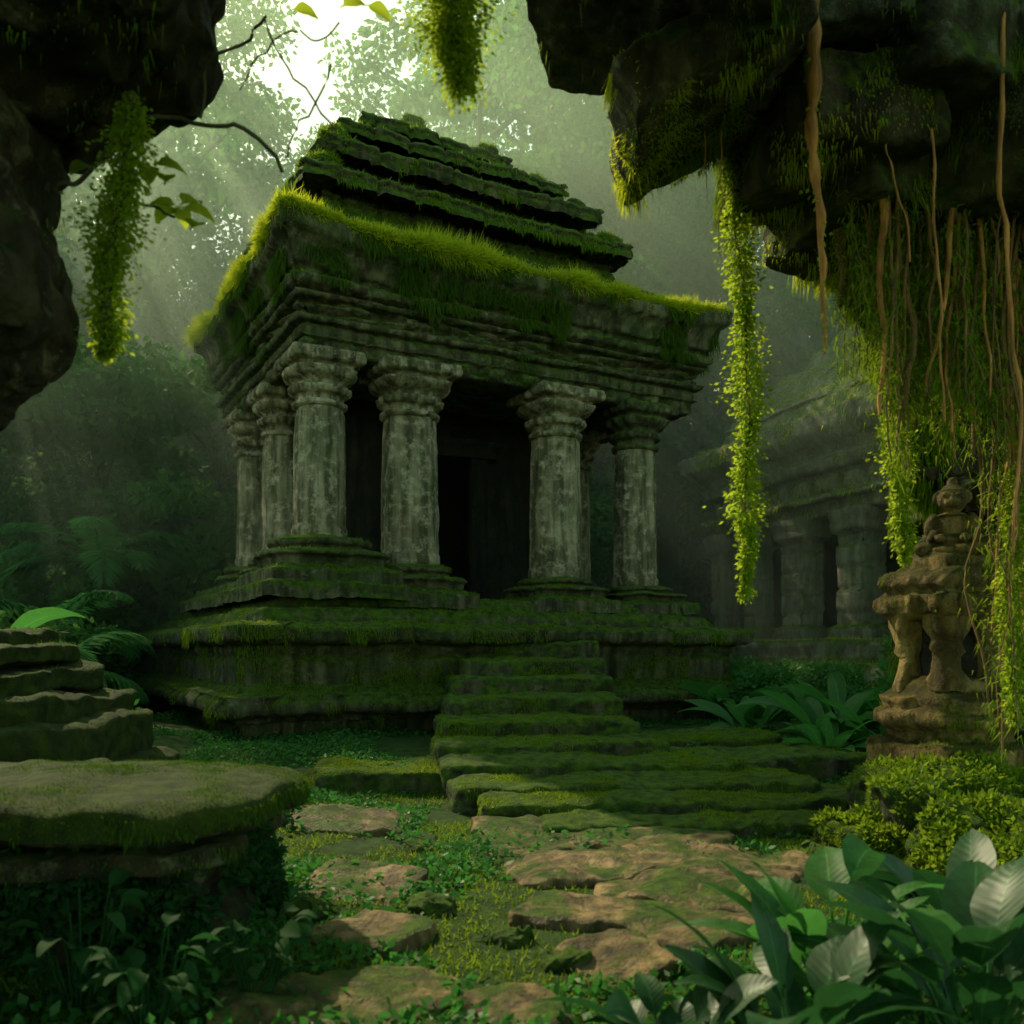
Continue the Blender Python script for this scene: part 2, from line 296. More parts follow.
for i, (a, b, r, zb, pr) in enumerate(cols):
    c = MB(); lathe(c, (a, b, 0), [(r*1.04, zb-.05, 0), (r*1.08, zb+.08, 0), (r*1.08, zb+.2, 0), (r, zb+.26, -1), (r*.97, zb+1.8, -1), (r*.91, 6.45, -1 if i in (1, 2) else 0), (r*.91, 6.7, 0)], amp=.03, seed=i*3, n=64)
    co = c.build('column', M['column'], T)
    c = MB(); lathe(c, (a, b, 0), [(r*.93, 6.5, 0), (r*1.06, 6.53, 0), (r*1.08, 6.6, 0), (r*.92, 6.64, 0), (r*.94, 6.74, 0), (r*1.14, 6.78, 0), (r*1.2, 6.9, 0), (r*.96, 6.95, 0), (r*1.0, 7.02, 0), (r*1.2, 7.1, .15), (r*1.36, 7.25, .4), (r*1.14, 7.29, .6), (r*1.18, 7.34, .8), (r*1.4, 7.38, 1), (r*1.42, 7.58, 1), (.05, 7.58, 1)], amp=.03, freq=3, seed=i*3+40, n=140, relief=caprel)
    c.build('capital', M['temple' if i == 3 else 'column'], co)
    z0 = 2.6 if i not in (0, 4, 5) else 2.95; h = zb-z0; c = MB()
    lathe(c, (a, b, 0), [(pr*1.15, z0-.15, 1), (pr*1.15, z0+h*.22, 1), (pr*1.0, z0+h*.26, 1), (pr*.9, z0+h*.34, .9), (pr*.94, z0+h*.5, .8), (pr*1.06, z0+h*.56, .6), (pr*1.04, z0+h*.66, .4), (pr*.78, z0+h*.7, .2), (pr*.78, z0+h*.76, .1), (pr*.88, z0+h*.82, 0), (pr*.88, z0+h*.92, 0), (pr*.7, z0+h*1.0, 0), (.1, zb+.02, 0)], amp=.05, freq=2, seed=i*3+80, n=72)
    c.build('column_base', M['temple'], co); allst.append(c)
cw = MB(); wl = [(3.9, 5.55, 4.8, 5.4, 2.4, 7.7), (7.15, 9.5, 4.8, 5.4, 2.4, 7.7), (5.4, 7.3, 4.82, 5.38, 6.5, 7.7), (3.9, 4.5, 5.4, 8.6, 2.4, 7.7), (8.9, 9.5, 5.4, 8.6, 2.4, 7.7), (4.5, 8.9, 8., 8.6, 2.4, 7.7)]
for k, (a, b, c, d, e, f) in enumerate(wl): sweep(cw, (a, b, c, d), [(0, e), (0, f)], res=.15, amp=.03, seed=60+k, joint=(.6, 1.1, .05))
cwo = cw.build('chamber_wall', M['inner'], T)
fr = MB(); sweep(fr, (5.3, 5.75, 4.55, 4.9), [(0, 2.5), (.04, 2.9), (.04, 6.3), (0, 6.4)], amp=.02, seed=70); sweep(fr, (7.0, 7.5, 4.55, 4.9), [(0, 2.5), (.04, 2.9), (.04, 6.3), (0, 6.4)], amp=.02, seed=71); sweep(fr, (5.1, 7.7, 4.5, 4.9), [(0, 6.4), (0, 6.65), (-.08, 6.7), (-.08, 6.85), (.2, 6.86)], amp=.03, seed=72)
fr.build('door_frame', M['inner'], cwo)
def rel(s, z):
    m = np.exp(-((z-8.41)/.15)**6); v = np.sin(s*4.+3.2*np.sin(z*13+s*.7)); q = .12*np.sign(v)*np.minimum(1, np.abs(v)*3)
    m2 = np.exp(-((z-7.98)/.1)**6); q2 = .08*(np.abs(np.sin(s*8))**.5); v3 = np.cos(s*6.5)*np.cos((z-7.7)*16); m3 = np.exp(-((z-7.7)/.1)**6); return m*q+m2*q2+m3*.08*np.sign(v3)*np.minimum(1, np.abs(v3)*3)
en = MB(); RC = (1.36, 12.5, 1.36, 9.9)
sweep(en, RC, [(4.2, 7.54), (.66, 7.54), (.6, 7.58), (.6, 7.82), (.5, 7.85), (.62, 7.88), (.6, 8.1), (.42, 8.13), (.38, 8.22), (.58, 8.25), (.58, 8.56), (.4, 8.59), (.34, 8.66), (.5, 8.69), (.4, 8.76)], res=.042, amp=.035, seed=10, relief=rel, chip=.03)
en.build('entablature', M['temple'], T)
co_ = MB(); sweep(co_, RC, [(4, 8.72), (.4, 8.72), (.22, 8.78), (.2, 8.92), (.36, 8.95), (.34, 9.06), (.22, 9.1), (.2, 9.22), (.08, 9.45), (-.02, 9.5), (-.1, 9.54), (-.12, 9.8), (.03, 9.88), (.3, 9.96), (.9, 10.05), (1.3, 10.15)], res=.06, amp=.06, seed=12, chip=.05, joint=(3., 1.6, .09))
V = co_.v[0]; cx = np.minimum(np.abs(V[:, 0]-1.3), np.abs(V[:, 0]-12.6)); cy = np.minimum(np.abs(V[:, 1]-1.3), np.abs(V[:, 1]-10)); V[:, 2] += .22*np.exp(-(cx**2+cy**2)/1.2)*np.clip((V[:, 2]-8.9)/.8, 0, 1)
co_.build('cornice', M['temple'], T); allst += [en, co_]
tiers = [(1.9, 11.4, 1.9, 8.9, 9.95, 10.4, .0), (2.2, 10.2, 2.3, 8.2, 10.35, 11.15, .35), (1.9, 10.2, 2.0, 8.4, 11.1, 11.45, .06), (2.8, 9.4, 2.7, 7.7, 11.4, 12.0, .22), (2.4, 9.5, 2.4, 7.9, 11.96, 12.3, .06), (3.3, 8.7, 3.2, 7.2, 12.25, 12.75, .18), (3.0, 8.8, 2.9, 7.2, 12.7, 13.0, .06), (3.9, 7.9, 3.7, 6.6, 12.95, 13.4, .15), (3.7, 7.6, 3.5, 6.5, 13.35, 13.65, .06), (4.7, 6.7, 4.2, 5.9, 13.6, 14.05, .1)]
roofs = []
for k, (a0, a1, b0, b1, z0, z1, sl) in enumerate(tiers):
    r = MB(); sweep(r, (a0, a1, b0, b1), [(0, z0), (0, z0+.08), (sl*.5, z0+(z1-z0)*.4), (sl, z1-.14), (sl-.06, z1-.1), (sl-.02, z1-.02), (sl+.1, z1+.02), (3, z1+.05)], res=.07, amp=.12, freq=.8, seed=100+k*3, joint=(3., .85, .12), chip=.05)
    r.build('roof_tier', M['roof'], T); roofs.append(r)
fi = MB(); rock(fi, (5.6, 5., 14.2), (.42, .42, .3), p=3, amp=.15, n=12, seed=5); rock(fi, (5.6, 5., 14.55), (.26, .26, .24), p=3, amp=.1, n=10, seed=6)
fi.build('finial', M['roof'], T)
bls = []
for k, (a, b, z, h) in enumerate([(9.8, 2.7, 11.65, .3), (9.1, 3.1, 12.45, .28), (2.5, 7.4, 11.7, .3), (2.4, 2.7, 11.6, .3), (9.8, 3.6, 11.7, .3), (8.3, 3.5, 13.15, .25), (7.2, 3.9, 13.75, .22), (2.9, 3.0, 12.45, .25), (3.6, 6.0, 13.2, .22), (9.2, 2.9, 11.7, .2)]):
    r = MB(); rock(r, (a, b, z), (h*1.3, h, h*.8), p=4, amp=.2, n=14, seed=200+k, rot=k*.7, fine=.05); r.build('roof_block', M['roof'], T); bls.append(r)
mo = MB(); moss_on(mo, roofs+[co_], 120000, l=.1, w=.015, minz=.3, th=-.25); moss_on(mo, bls+[fi], 9000, l=.12, w=.015, minz=-.1, th=-.4); moss_on(mo, allst[:12], 110000, l=.065, w=.012, minz=.5, th=-.12)
hang_on(mo, roofs, 16000, l=.15, w=.012, minz=-.3, maxz=.45, th=.04, nf=1.)
hang_on(mo, [pl, pu], 30000, l=.15, w=.01, minz=-.3, maxz=.4, th=.08, nf=1.)
tag(mo.build('moss', M['moss'], T, False), kind='stuff')
fg = MB(); n = 80000; u = rng.random(n); side = rng.random(n) < .57
x = np.where(side, 1.3+11.25*u, 1.27); y = np.where(side, 1.27, 1.3+8.65*u); dep = rng.random(n)**1.5*.6
cx = np.minimum(np.abs(x-1.3), np.abs(x-12.6)); cy = np.minimum(np.abs(y-1.3), np.abs(y-10))
p = np.stack([x+np.where(side, 0, dep), y+np.where(side, dep, 0), 9.88+.1*rng.normal(size=n)*.6+.2*np.exp(-(cx**2+cy**2)/1.2)], 1); dn = np.stack([np.where(side, 0, -1.), np.where(side, -1., 0), np.zeros(n)], 1)
cl = np.clip(.7+1.7*fbm(p*1.6, 9), .2, 1.8)
blades(fg, p, dn*.5+np.array([0, 0, .7])*rng.normal(size=(n, 1))+np.array([0, 0, -.1])+.5*rng.normal(size=(n, 3)), .26*cl*rng.uniform(.4, 1.2, n), .013)
tag(fg.build('moss_fringe', M['mossy'], T, False), kind='stuff')
hg = MB(); hang_on(hg, [co_], 34000, l=.32, w=.01, minz=-.75, maxz=.3, th=-.02, nf=1.2); hang_on(hg, [en], 6000, l=.15, w=.008, minz=-.6, maxz=.3, th=.1)
tag(hg.build('hanging_moss', M['mossd'], T, False), kind='stuff')

# ---------------------------------------------------------------- staircase
st = empty('stone_staircase', (.8, 14, 0)); tag(st, 'worn stone staircase thick with moss rising to the temple columns', 'staircase')
sl = [(462, 590, 628, 19.6), (460, 594, 643, 18.6), (456, 600, 660, 17.5), (450, 606, 679, 16.4), (444, 618, 699, 15.3), (438, 634, 721, 14.2), (432, 665, 743, 13.2), (438, 740, 764, 12.2), (450, 820, 784, 11.3), (480, 890, 803, 10.5), (540, 840, 825, 9.7)]
sm = []
for k, (x0, x1, yp, d) in enumerate(sl):
    a = P(x0, yp, d); b = P(x1, yp, d); w = (b[0]-a[0])/2; th = .3 if k < 8 else .24; r = MB()
    rock(r, ((a[0]+b[0])/2, d+.72, a[2]-th+.03), (w+.05, .85, th), p=12, amp=.08, freq=1.3, n=60, rot=R(14-1.2*k), seed=300+k, fine=.045)
    r.v = [v-np.array([.8, 14, 0]) for v in r.v]; r.build('step', M['step'], st); sm.append(r)
mo = MB(); moss_on(mo, sm, 130000, l=.045, w=.008, minz=.5, th=-.2, nf=1.2); hang_on(mo, sm, 14000, l=.09, w=.007, minz=-.4, maxz=.4, th=.08, nf=1.2)
tag(mo.build('moss', M['moss'], st, False), kind='stuff')
for k, (px, py, d, hx, hz, lab) in enumerate([(402, 772, 12.3, 1.25, .2, 'low mossy slab left of the staircase foot'), (770, 758, 13.2, 1.6, .25, 'long mossy slab right of the staircase beside the temple base'), (700, 738, 15, 1.3, .25, 'mossy slab against the right front of the temple base'), (600, 845, 9.0, 1.25, .07, 'thin bare slab at the very foot of the stairs')]):
    r = MB(); c = P(px, py, d); rock(r, (c[0], d+.5, c[2]-hz+.04), (hx, .8, hz), p=12, amp=.12, n=40, rot=R(8), seed=340+k, fine=.045)
    o = r.build('stone_slab', M['step' if k < 3 else 'path']); tag(o, lab, 'slab')
    if k < 3:
        m2 = MB(); moss_on(m2, [r], 14000, l=.045, w=.008, minz=.3, th=-.3); tag(m2.build('moss', M['moss'], o, False), kind='stuff')

# ---------------------------------------------------------------- path stones
ps = [(340, 818, 135, 'brown path stone farthest up the left side below the mossy ledge corner'), (362, 880, 120, 'flat brown path stone second up the left side'), (378, 925, 105, 'dark flat path stone between two larger left stones'), (372, 985, 175, 'largest brown path stone at the bottom left of the path'), (520, 1005, 100, 'path stone at the bottom edge in the middle'), (575, 862, 140, 'mossy edged path stone left of the sunlit paving'), (665, 872, 170, 'sunlit brown paving stone in the middle of the path'), (590, 905, 130, 'sunlit path stone nearest the mossy patch'), (745, 858, 130, 'paving stone at the right end of the sunlit path'), (680, 915, 150, 'sunlit path stone partly behind the big leaves'), (620, 955, 110, 'path stone half hidden behind the front leaves'), (265, 1010, 120, 'dark path stone in the bottom left shade'), (750, 895, 110, 'paving stone just above the big leaves at right'), (660, 843, 110, 'narrow paving stone between the stair foot slab and the sunlit stone')]
pc = []
for k, (px, py, w, lab) in enumerate(ps):
    d = F*1.86/(py-650); hw = w/F*d/2*1.0; x = (px-512)/F*d; z = Gz(x, d); r = MB(); pc.append((x, d, hw))
    rock(r, (x, d, max(z, -.34)-.02), (hw, hw*.85, .1), p=(4, 9, 6)[k % 3], amp=.12, freq=1.9, n=46, rot=k*1.3, seed=400+k, fine=.02, tilt=(.05*sin(k*2.), .05*cos(k*3.)))
    tag(r.build('path_stone', M['path']), lab, 'stone')
rb = [(430, 905, .16), (455, 880, .12), (505, 935, .15), (300, 915, .14), (820, 845, .16), (560, 960, .12), (420, 845, .12), (480, 985, .13)]
for k, (px, py, h) in enumerate(rb):
    d = F*1.9/(py-650); x = (px-512)/F*d; r = MB(); rock(r, (x, d, Gz(x, d)+.0), (h*1.2, h, h*.6), p=3, amp=.12, freq=3, n=20, seed=450+k, fine=.04)
    tag(r.build('small_rock', M['step']), 'small rounded mossy rock on the forest floor beside the path', 'rock', 'small mossy rocks beside the path')

# ---------------------------------------------------------------- ground cover
gc = MB(); n = 170000; x = rng.uniform(-9, 9.5, n); y = rng.uniform(3.4, 20, n)**1.0; q = np.stack([x, y, 0*x], 1)
dens = fbm(q*.7, 21); keep = dens > -.15
onpath = (np.abs(x-1.0) < 1.15) & (y < 9.) & (y > 5.6); onstair = (x > -1) & (x < 4.2) & (y < 14) & (y >= 9.)
for (cx, cy, hw) in pc: keep &= ((x-cx)**2+(y-cy)**2 > (hw*.85)**2) | (rng.random(n) < .03)
keep &= ~(onpath & (rng.random(n) < .85)); keep &= ~(onstair & (rng.random(n) < .85))
x, y, dens = x[keep], y[keep], dens[keep]; n = len(x); z = gh(x, y)+rng.random(n)*np.clip(.32*(dens+.2), .03, .4)
leaves(gc, np.stack([x, y, z], 1), np.array([0, 0, .35])+rng.normal(size=(n, 3))*np.array([1, 1, .4]), rng.uniform(.035, .1, n), rng.uniform(.01, .03, n))
tag(gc.build('ground_cover', M['cover'], None, False), 'low leafy ground cover', 'ground cover', kind='stuff')
gm = MB(); n = 190000; x = rng.uniform(-5, 7, n); y = rng.uniform(3.8, 14, n); q = np.stack([x, y, 0*x], 1); keep = fbm(q*.9, 33) > -.25
for (cx, cy, hw) in pc: keep &= ((x-cx)**2+(y-cy)**2 > (hw*.88)**2)
keep &= ~((np.abs(x-1.0) < 1.2) & (y < 9.) & (y > 5.6) & (rng.random(n) < .4))
x, y = x[keep], y[keep]; n = len(x)
blades(gm, np.stack([x, y, gh(x, y)-.01], 1), np.array([0, 0, .8])+.8*rng.normal(size=(n, 3)), rng.uniform(.02, .08, n), .009)
tag(gm.build('moss_carpet', M['moss'], None, False), 'short moss covering the forest floor', 'moss', kind='stuff')

# ---------------------------------------------------------------- left ledge and stack
L = empty('stone_ledge', (-3.4, 6, -.2)); tag(L, 'thick stone ledge with a rounded moss top at left, dark beneath', 'ledge')
def loc(m, o): m.v = [v-np.array(o.location) for v in m.v]; return m
r = MB(); rock(r, (-4.02, 5.9, .6), (2.5, 1.05, .15), p=5, amp=.16, freq=.8, n=70, seed=500, fine=.04); loc(r, L); r.build('top_slab', M['ledge'], L)
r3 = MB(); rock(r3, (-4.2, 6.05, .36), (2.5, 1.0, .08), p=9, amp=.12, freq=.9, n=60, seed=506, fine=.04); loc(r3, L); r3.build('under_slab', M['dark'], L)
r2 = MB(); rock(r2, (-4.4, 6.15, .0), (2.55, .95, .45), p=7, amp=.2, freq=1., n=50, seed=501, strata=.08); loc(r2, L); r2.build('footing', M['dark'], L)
mo = MB(); moss_on(mo, [r], 130000, l=.025, w=.005, minz=.0, th=-.5); hang_on(mo, [r, r3], 10000, l=.08, w=.004, minz=-.3, maxz=.3, th=-.1); tag(mo.build('moss', M['mossd'], L, False), kind='stuff')
cr = MB(); p, N = sample([r2], 18000, minz=-.5, maxz=.5, th=-.15, nf=1.4); leaves(cr, p+N*rng.random((len(p), 1))*.12, N+.8*rng.normal(size=p.shape), rng.uniform(.04, .1, len(p)), .022); tag(cr.build('creeper', M['creep'], L, False), kind='stuff')
L2 = empty('stone_stack', (-4.4, 8.3, 0)); tag(L2, 'stack of dark worn stone courses behind the mossy ledge at the left edge', 'stone stack')
rs = []
for k, (px, py, hz) in enumerate([(-10, 630, .1), (15, 648, .1), (38, 668, .13), (66, 694, .15), (90, 722, .25), (108, 765, .3)]):
    c = P(px, py, 8.); r = MB(); rock(r, (c[0]-1.4, 8.5, c[2]-hz), (1.4, .9+.08*k, hz), p=10, amp=.12, n=40, seed=520+k, fine=.05); loc(r, L2); r.build('course', M['ledge'], L2); rs.append(r)
mo = MB(); moss_on(mo, rs, 24000, l=.04, w=.007, minz=.5, th=-.15); tag(mo.build('moss', M['mossd'], L2, False), kind='stuff')

# ---------------------------------------------------------------- overhangs
r = MB(); rock(r, (-2.8, 5., 5.42), (1.12, 1.1, .7), p=3.5, amp=.45, freq=.9, n=60, seed=600, fine=.12); rock(r, (-3.0, 4.5, 3.42), (.62, .8, .76), p=2.6, amp=.25, freq=1.3, n=50, seed=601, fine=.1)
rock(r, (-3.4, 4.8, 4.4), (.75, .9, .8), p=3, amp=.3, freq=1.2, n=40, seed=602, fine=.08); rock(r, (-4.6, 3.5, 2.5), (1.1, 2.3, 3.4), p=4, amp=.4, n=40, seed=603, fine=.06); rock(r, (-.3, 2.7, 6.5), (4.6, 2.9, .6), p=5, amp=.4, n=50, seed=604, fine=.05)  # last rock is an out-of-view ceiling slab, enlarged to shade the foreground
lo = tag(r.build('rock_overhang', M['dark']), 'dark rock overhang framing the upper left corner, with an unseen overhead slab enlarged to shade the foreground', 'rock')
mo = MB(); moss_on(mo, [r], 22000, l=.03, w=.005, minz=-.2, th=.0, nf=1.4); hang_on(mo, [r], 9000, l=.12, w=.005, minz=-1, maxz=.1, th=.15, nf=1.4); tag(mo.build('moss', M['moss'], lo, False), kind='stuff')
AR = empty('ruined_archway', (4.8, 8.5, -.2)); tag(AR, 'ruined stone archway at right with corbelled blocks hung with roots', 'ruin')
bl = [((655, -8, 6.6), (.95, .9, .2), -.12, .3), ((705, 98, 7.2), (.68, .9, .2), .12, -.42), ((775, 60, 7.5), (.75, .9, .26), .05, -.15), ((820, 145, 7.8), (.6, .9, .36), .1, -.1), ((850, 215, 8.2), (.46, .8, .26), 0, .1), ((900, 60, 8.), (.9, 1.2, .9), 0, 0), ((960, 150, 8.2), (.9, 1.1, .9), 0, 0), ((1090, 90, 8), (1.2, 1.2, 1.2), 0, 0), ((970, 230, 8.8), (.8, 1., .7), 0, 0), ((1010, 200, 10.6), (1.2, 1.6, 1.), 0, 0)]
am = []
for k, (c, h, t1, t2) in enumerate(bl):
    c = P(*c); r = MB(); rock(r, c, h, p=22, amp=.09, freq=1.1, n=60, seed=620+k, tilt=(t1, t2), rot=.15*k-.3, fine=.045, strata=.03); loc(r, AR); r.build('corbel_block', M['slab'], AR); am.append(r)
for k in range(9):
    z = -.1+k*.66; inn = 5.35+.12*math.sin(k*2.1)-.05*max(0, k-4); r = MB(); rock(r, ((inn+9.)/2, 11.8, z+.33), ((9.-inn)/2, .9, .36), p=9, amp=.1, n=30, seed=640+k, fine=.04); loc(r, AR); r.build('pier_block', M['dark'], AR); am.append(r)
rr_ = []
for k, (c, h) in enumerate([((945, 320, 9.2), (.78, .5, .9)), ((985, 420, 10.4), (.95, .5, 1.1)), ((1000, 560, 10.9), (.95, .45, 1.3))]):
    r = MB(); rock(r, P(*c), h, p=2.6, amp=.3, freq=1.3, n=50, seed=660+k, fine=.1, strata=.05); loc(r, AR); r.build('root_mass', M['dark'], AR); rr_.append(r)
mo = MB(); moss_on(mo, am[:9], 50000, l=.05, w=.007, minz=.1, th=-.25); hang_on(mo, am[:9], 26000, l=.14, w=.006, minz=-.9, maxz=.2, th=.03, nf=1.3); hang_on(mo, am[10:], 10000, l=.3, w=.007, minz=-.9, maxz=.3, th=-.1); hang_on(mo, rr_, 44000, l=.22, w=.008, minz=-.9, maxz=.6, th=-.15, nf=1.5)
tag(mo.build('moss', M['moss'], AR, False), kind='stuff')
mo = MB(); moss_on(mo, [am[1]], 16000, l=.06, w=.007, minz=-1, th=-.05, nf=1.6, seed=3); hang_on(mo, [am[1], am[3], am[4]], 6000, l=.16, w=.006, minz=-1, maxz=.3, th=.05, nf=1.6, seed=4); moss_on(mo, [am[0], am[2]], 6000, l=.05, w=.006, minz=-.5, th=.1, nf=1.6, seed=8)
tag(mo.build('moss_fringe', M['mossy'], AR, False), kind='stuff')
RT = empty('root_curtain', (4.3, 8., 4)); tag(RT, 'curtain of hanging roots and moss draped over the archway pier', 'roots')
mo = MB()
for k in range(98):
    px = 842+rng.random()*215; top = 60+rng.random()*150; f = (px-842)/215; end = 300+230*min(1, f*2.2)+rng.random()*60
    if 900 < px < 998: end = min(end, 470-rng.random()*90)
    if px >= 998: end = 760-rng.random()*200
    d = 7.3+rng.random()*.8; r = MB(); c = curve(P(px, top, d+.2), P(px+rng.normal()*14+(8 if px < 900 else 0), end, d), 26, .05, seed=k+1); rr = rng.uniform(.008, .03)*(2.4 if k % 6 == 0 else 1)
    tube(r, c, np.linspace(rr, rr*.35, 26), 6); loc(r, RT); r.build('root', M['root'] if k % 4 else M['rootl'], RT)
    m = 260; i = rng.integers(0, 26, m); q = c[i]+rng.normal(size=(m, 3))*.05-np.array(RT.location); blades(mo, q, np.array([0, 0, -1.])+.5*rng.normal(size=(m, 3)), rng.uniform(.04, .14, m), .007)
tag(mo.build('moss_strands', M['moss'], RT, False), kind='stuff')

def strand(name, pts, rad, mat, leafmat, nl, spread, ll, lab, cat, group=None, down=.6):
    o = empty(name, pts[0]); tag(o, lab, cat, group); r = MB(); tube(r, pts, rad, 7); loc(r, o); r.build('stem', mat, o)
    if nl:
        i = rng.random(nl)*(len(pts)-1); k = i.astype(int); f = (i-k)[:, None]; q = pts[k]*(1-f)+pts[np.minimum(k+1, len(pts)-1)]*f; sp = spread*(.45+.55*np.sin(pi*np.clip(i/(len(pts)-1)*1.05, 0, 1))**.6)*(.75+.2*np.sin(i*1.9+nl)+.25*np.sin(i*.83+nl))
        off = rng.normal(size=(nl, 3))*sp[:, None]*.5; m = MB(); leaves(m, q+off*.6, off*2+np.array([0, 0, -down])*.3+.1*rng.normal(size=(nl, 3)), ll*rng.uniform(.5, 1.2, nl), ll*.28); loc(m, o); m.build('foliage', leafmat, o, False)
    return o
strand('leafy_vine', curve(P(733, 125, 8), P(742, 600, 8), 30, .04, seed=3), .014, M['root'], M['vine'], 8000, .26, .05, 'long bright leafy vine hanging free between the temple and the second temple', 'vine')
strand('leafy_vine', curve(P(893, 330, 7.8), P(905, 560, 7.8), 20, .03, seed=8), .012, M['root'], M['vine'], 3600, .22, .05, 'yellow green leafy vine hanging beside the statue head', 'vine')
strand('leafy_vine', curve(P(1016, 470, 7.6), P(1012, 720, 7.6), 20, .03, seed=9), .012, M['root'], M['vine'], 3600, .2, .05, 'leafy vine at the right edge beside the statue pedestal', 'vine')
strand('leafy_vine', curve(P(132, 95, 5), P(102, 355, 5), 24, .05, seed=5), .03, M['bark'], M['vine'], 7500, .23, .036, 'bushy leafy vine hanging from the left overhang', 'vine')
strand('leafy_vine', curve(P(452, -60, 5.), P(458, 85, 5.), 14, .04, seed=6), .03, M['bark'], M['vine'], 9000, .34, .036, 'short bushy clump of leafy vine hanging at the top centre', 'vine')
strand('hanging_root', curve(P(812, -20, 6.6), P(822, 350, 6.6), 40, .035, seed=7), np.linspace(.06, .012, 40)*(1+.25*np.sin(np.arange(40)*1.3)), M['rootl'], M['vine'], 160, .1, .05, 'thick reddish hanging root left of the archway pier', 'root')
for k, (x0, y0, x1, y1, d, rr, lab) in enumerate([(915, -20, 950, 420, 7., .014, 'thin pale aerial root crossing in front of the pier'), (1003, -20, 1014, 560, 6.8, .022, 'pale orange aerial root near the right edge'), (868, -20, 905, 260, 7., .01, 'thin short aerial root in front of the corbel blocks'), (700, 90, 706, 200, 7.3, .006, 'hair thin root dangling from the tilted lintel slab'), (720, 100, 722, 260, 7.3, .006, 'hair thin root dangling beside the long leafy vine')]):
    strand('aerial_root', curve(P(x0, y0, d), P(x1, y1, d), 36, .05, seed=20+k), np.linspace(rr, rr*.5, 36)*(1+.2*np.sin(np.arange(36)*1.7)), M['rootl'], M['vine'], 0, .05, .05, lab, 'root')
tw = empty('leafy_branch', P(150, 120, 5.2)); tag(tw, 'curving bare branch with a few big sunlit leaves at upper left', 'branch')
r = MB(); r_ = [((60, 185), (135, 118), .014), ((135, 118), (285, 158), .012), ((285, 158), (330, 60), .006), ((200, 118), (265, 20), .009), ((265, 20), (335, 137), .006), ((135, 118), (70, 60), .008), ((100, 150), (175, 215), .008), ((240, 90), (300, 30), .005), ((300, 30), (340, 20), .005)]
for k, (a, b, rr) in enumerate(r_): tube(r, curve(P(*a, 5.2), P(*b, 5.2), 14, .16, seed=50+k, sag=-.08 if k % 2 else .08), rr, 6)
loc(r, tw); r.build('twigs', M['bark'], tw)
for k, (px, py, az, s) in enumerate([(178, 208, 2.6, .24), (178, 208, .5, .26), (180, 206, -.6, .24), (176, 208, 1.6, .22), (150, 165, 2., .22), (152, 165, .2, .24), (290, 10, .2, .2), (340, 8, -.4, .22), (365, 5, .6, .2), (180, 208, 3.6, .22), (90, 165, 2.8, .18), (165, 185, -1.2, .22), (190, 230, -.9, .22)]):
    m = MB(); big_leaf(m, P(px, py, 5.2), az, .35, s, s*.5, .7, n=8); loc(m, tw); m.build('leaf', M['vine'], tw)

# ---------------------------------------------------------------- statue
SX, SY = 436/F*9.5, 9.5; zb = .35
PD = empty('stone_pedestal', (SX, SY, zb)); tag(PD, 'weathered mossy pedestal with open legs carrying the small statue', 'pedestal')
def pz(py): return ZC+(650-py)/F*9.5-zb
r = MB(); rot = .3
lathe(r, (0, 0, 0), [(.62, pz(790), 1), (.58, pz(742), 1), (.46, pz(738), 1), (.44, pz(728), 1), (.55, pz(722), .9), (.57, pz(712), .8), (.5, pz(708), .8), (.54, pz(698), .7), (.44, pz(690), .7), (.36, pz(676), .7), (.05, pz(674), .6)], amp=.08, freq=2.5, seed=5, rot=rot, n=90); r.build('base', M['statue'], PD); q1 = r
for k, (dx, dy) in enumerate([(-.26, -.26), (.27, -.26), (-.26, .26), (.27, .26)]):
    x = dx*cos(rot)-dy*sin(rot); y = dx*sin(rot)+dy*cos(rot); r = MB(); lathe(r, (x, y, 0), [(.18, pz(690), .5), (.17, pz(680), .5), (.13, pz(672), 0), (.12, pz(655), 0), (.16, pz(650), 0), (.14, pz(642), .3), (.2, pz(628), .7), (.2, pz(615), 1)], amp=.06, freq=4, seed=9+k, n=32); r.build('leg', M['statue'], PD)
r = MB(); lathe(r, (0, 0, 0), [(.1, pz(682), 0), (.26, pz(680), .3), (.24, pz(618), .3)], amp=.06, seed=31, n=24); r.build('core', M['inner'], PD)
r = MB(); lathe(r, (0, 0, 0), [(.05, pz(622), 1), (.4, pz(620), 1), (.54, pz(612), .9), (.56, pz(598), .8), (.46, pz(592), .8), (.53, pz(585), .7), (.48, pz(574), .6), (.36, pz(570), .6), (.38, pz(562), .5), (.32, pz(556), .5), (.02, pz(555), 0)], amp=.07, freq=3, seed=33, rot=rot, n=110, relief=lambda th, z: .045*np.sign(np.sin(th*12))*np.exp(-((z-pz(603))/.07)**4)+.03*np.sin(th*16)*np.exp(-((z-pz(580))/.05)**4)); r.build('top', M['statue'], PD); q2 = r
mo = MB(); moss_on(mo, [q1, q2], 9000, l=.035, w=.005, minz=.3, th=-.05); hang_on(mo, [q1, q2], 2500, l=.09, w=.005, minz=-.5, maxz=.3, th=.05); tag(mo.build('moss', M['moss'], PD, False), kind='stuff')
def ell(mb, c, r_, rx=0, ry=0, rz=0):
    from mathutils import Euler
    n1, n2 = 14, 20; t = np.linspace(.001, pi-.001, n1); f = np.arange(n2)/n2*2*pi
    V = np.stack([np.sin(t)[:, None]*np.cos(f), np.sin(t)[:, None]*np.sin(f), np.cos(t)[:, None]+0*f], -1).reshape(-1, 3)*np.array(r_)
    V = V@np.array(Euler((rx, ry, rz)).to_matrix()).T+np.array(c); mb.add(V+.008*fbm3(V*14, 3, 2), gridf(n1, n2, False, True)[:, ::-1])
fgm = MB()
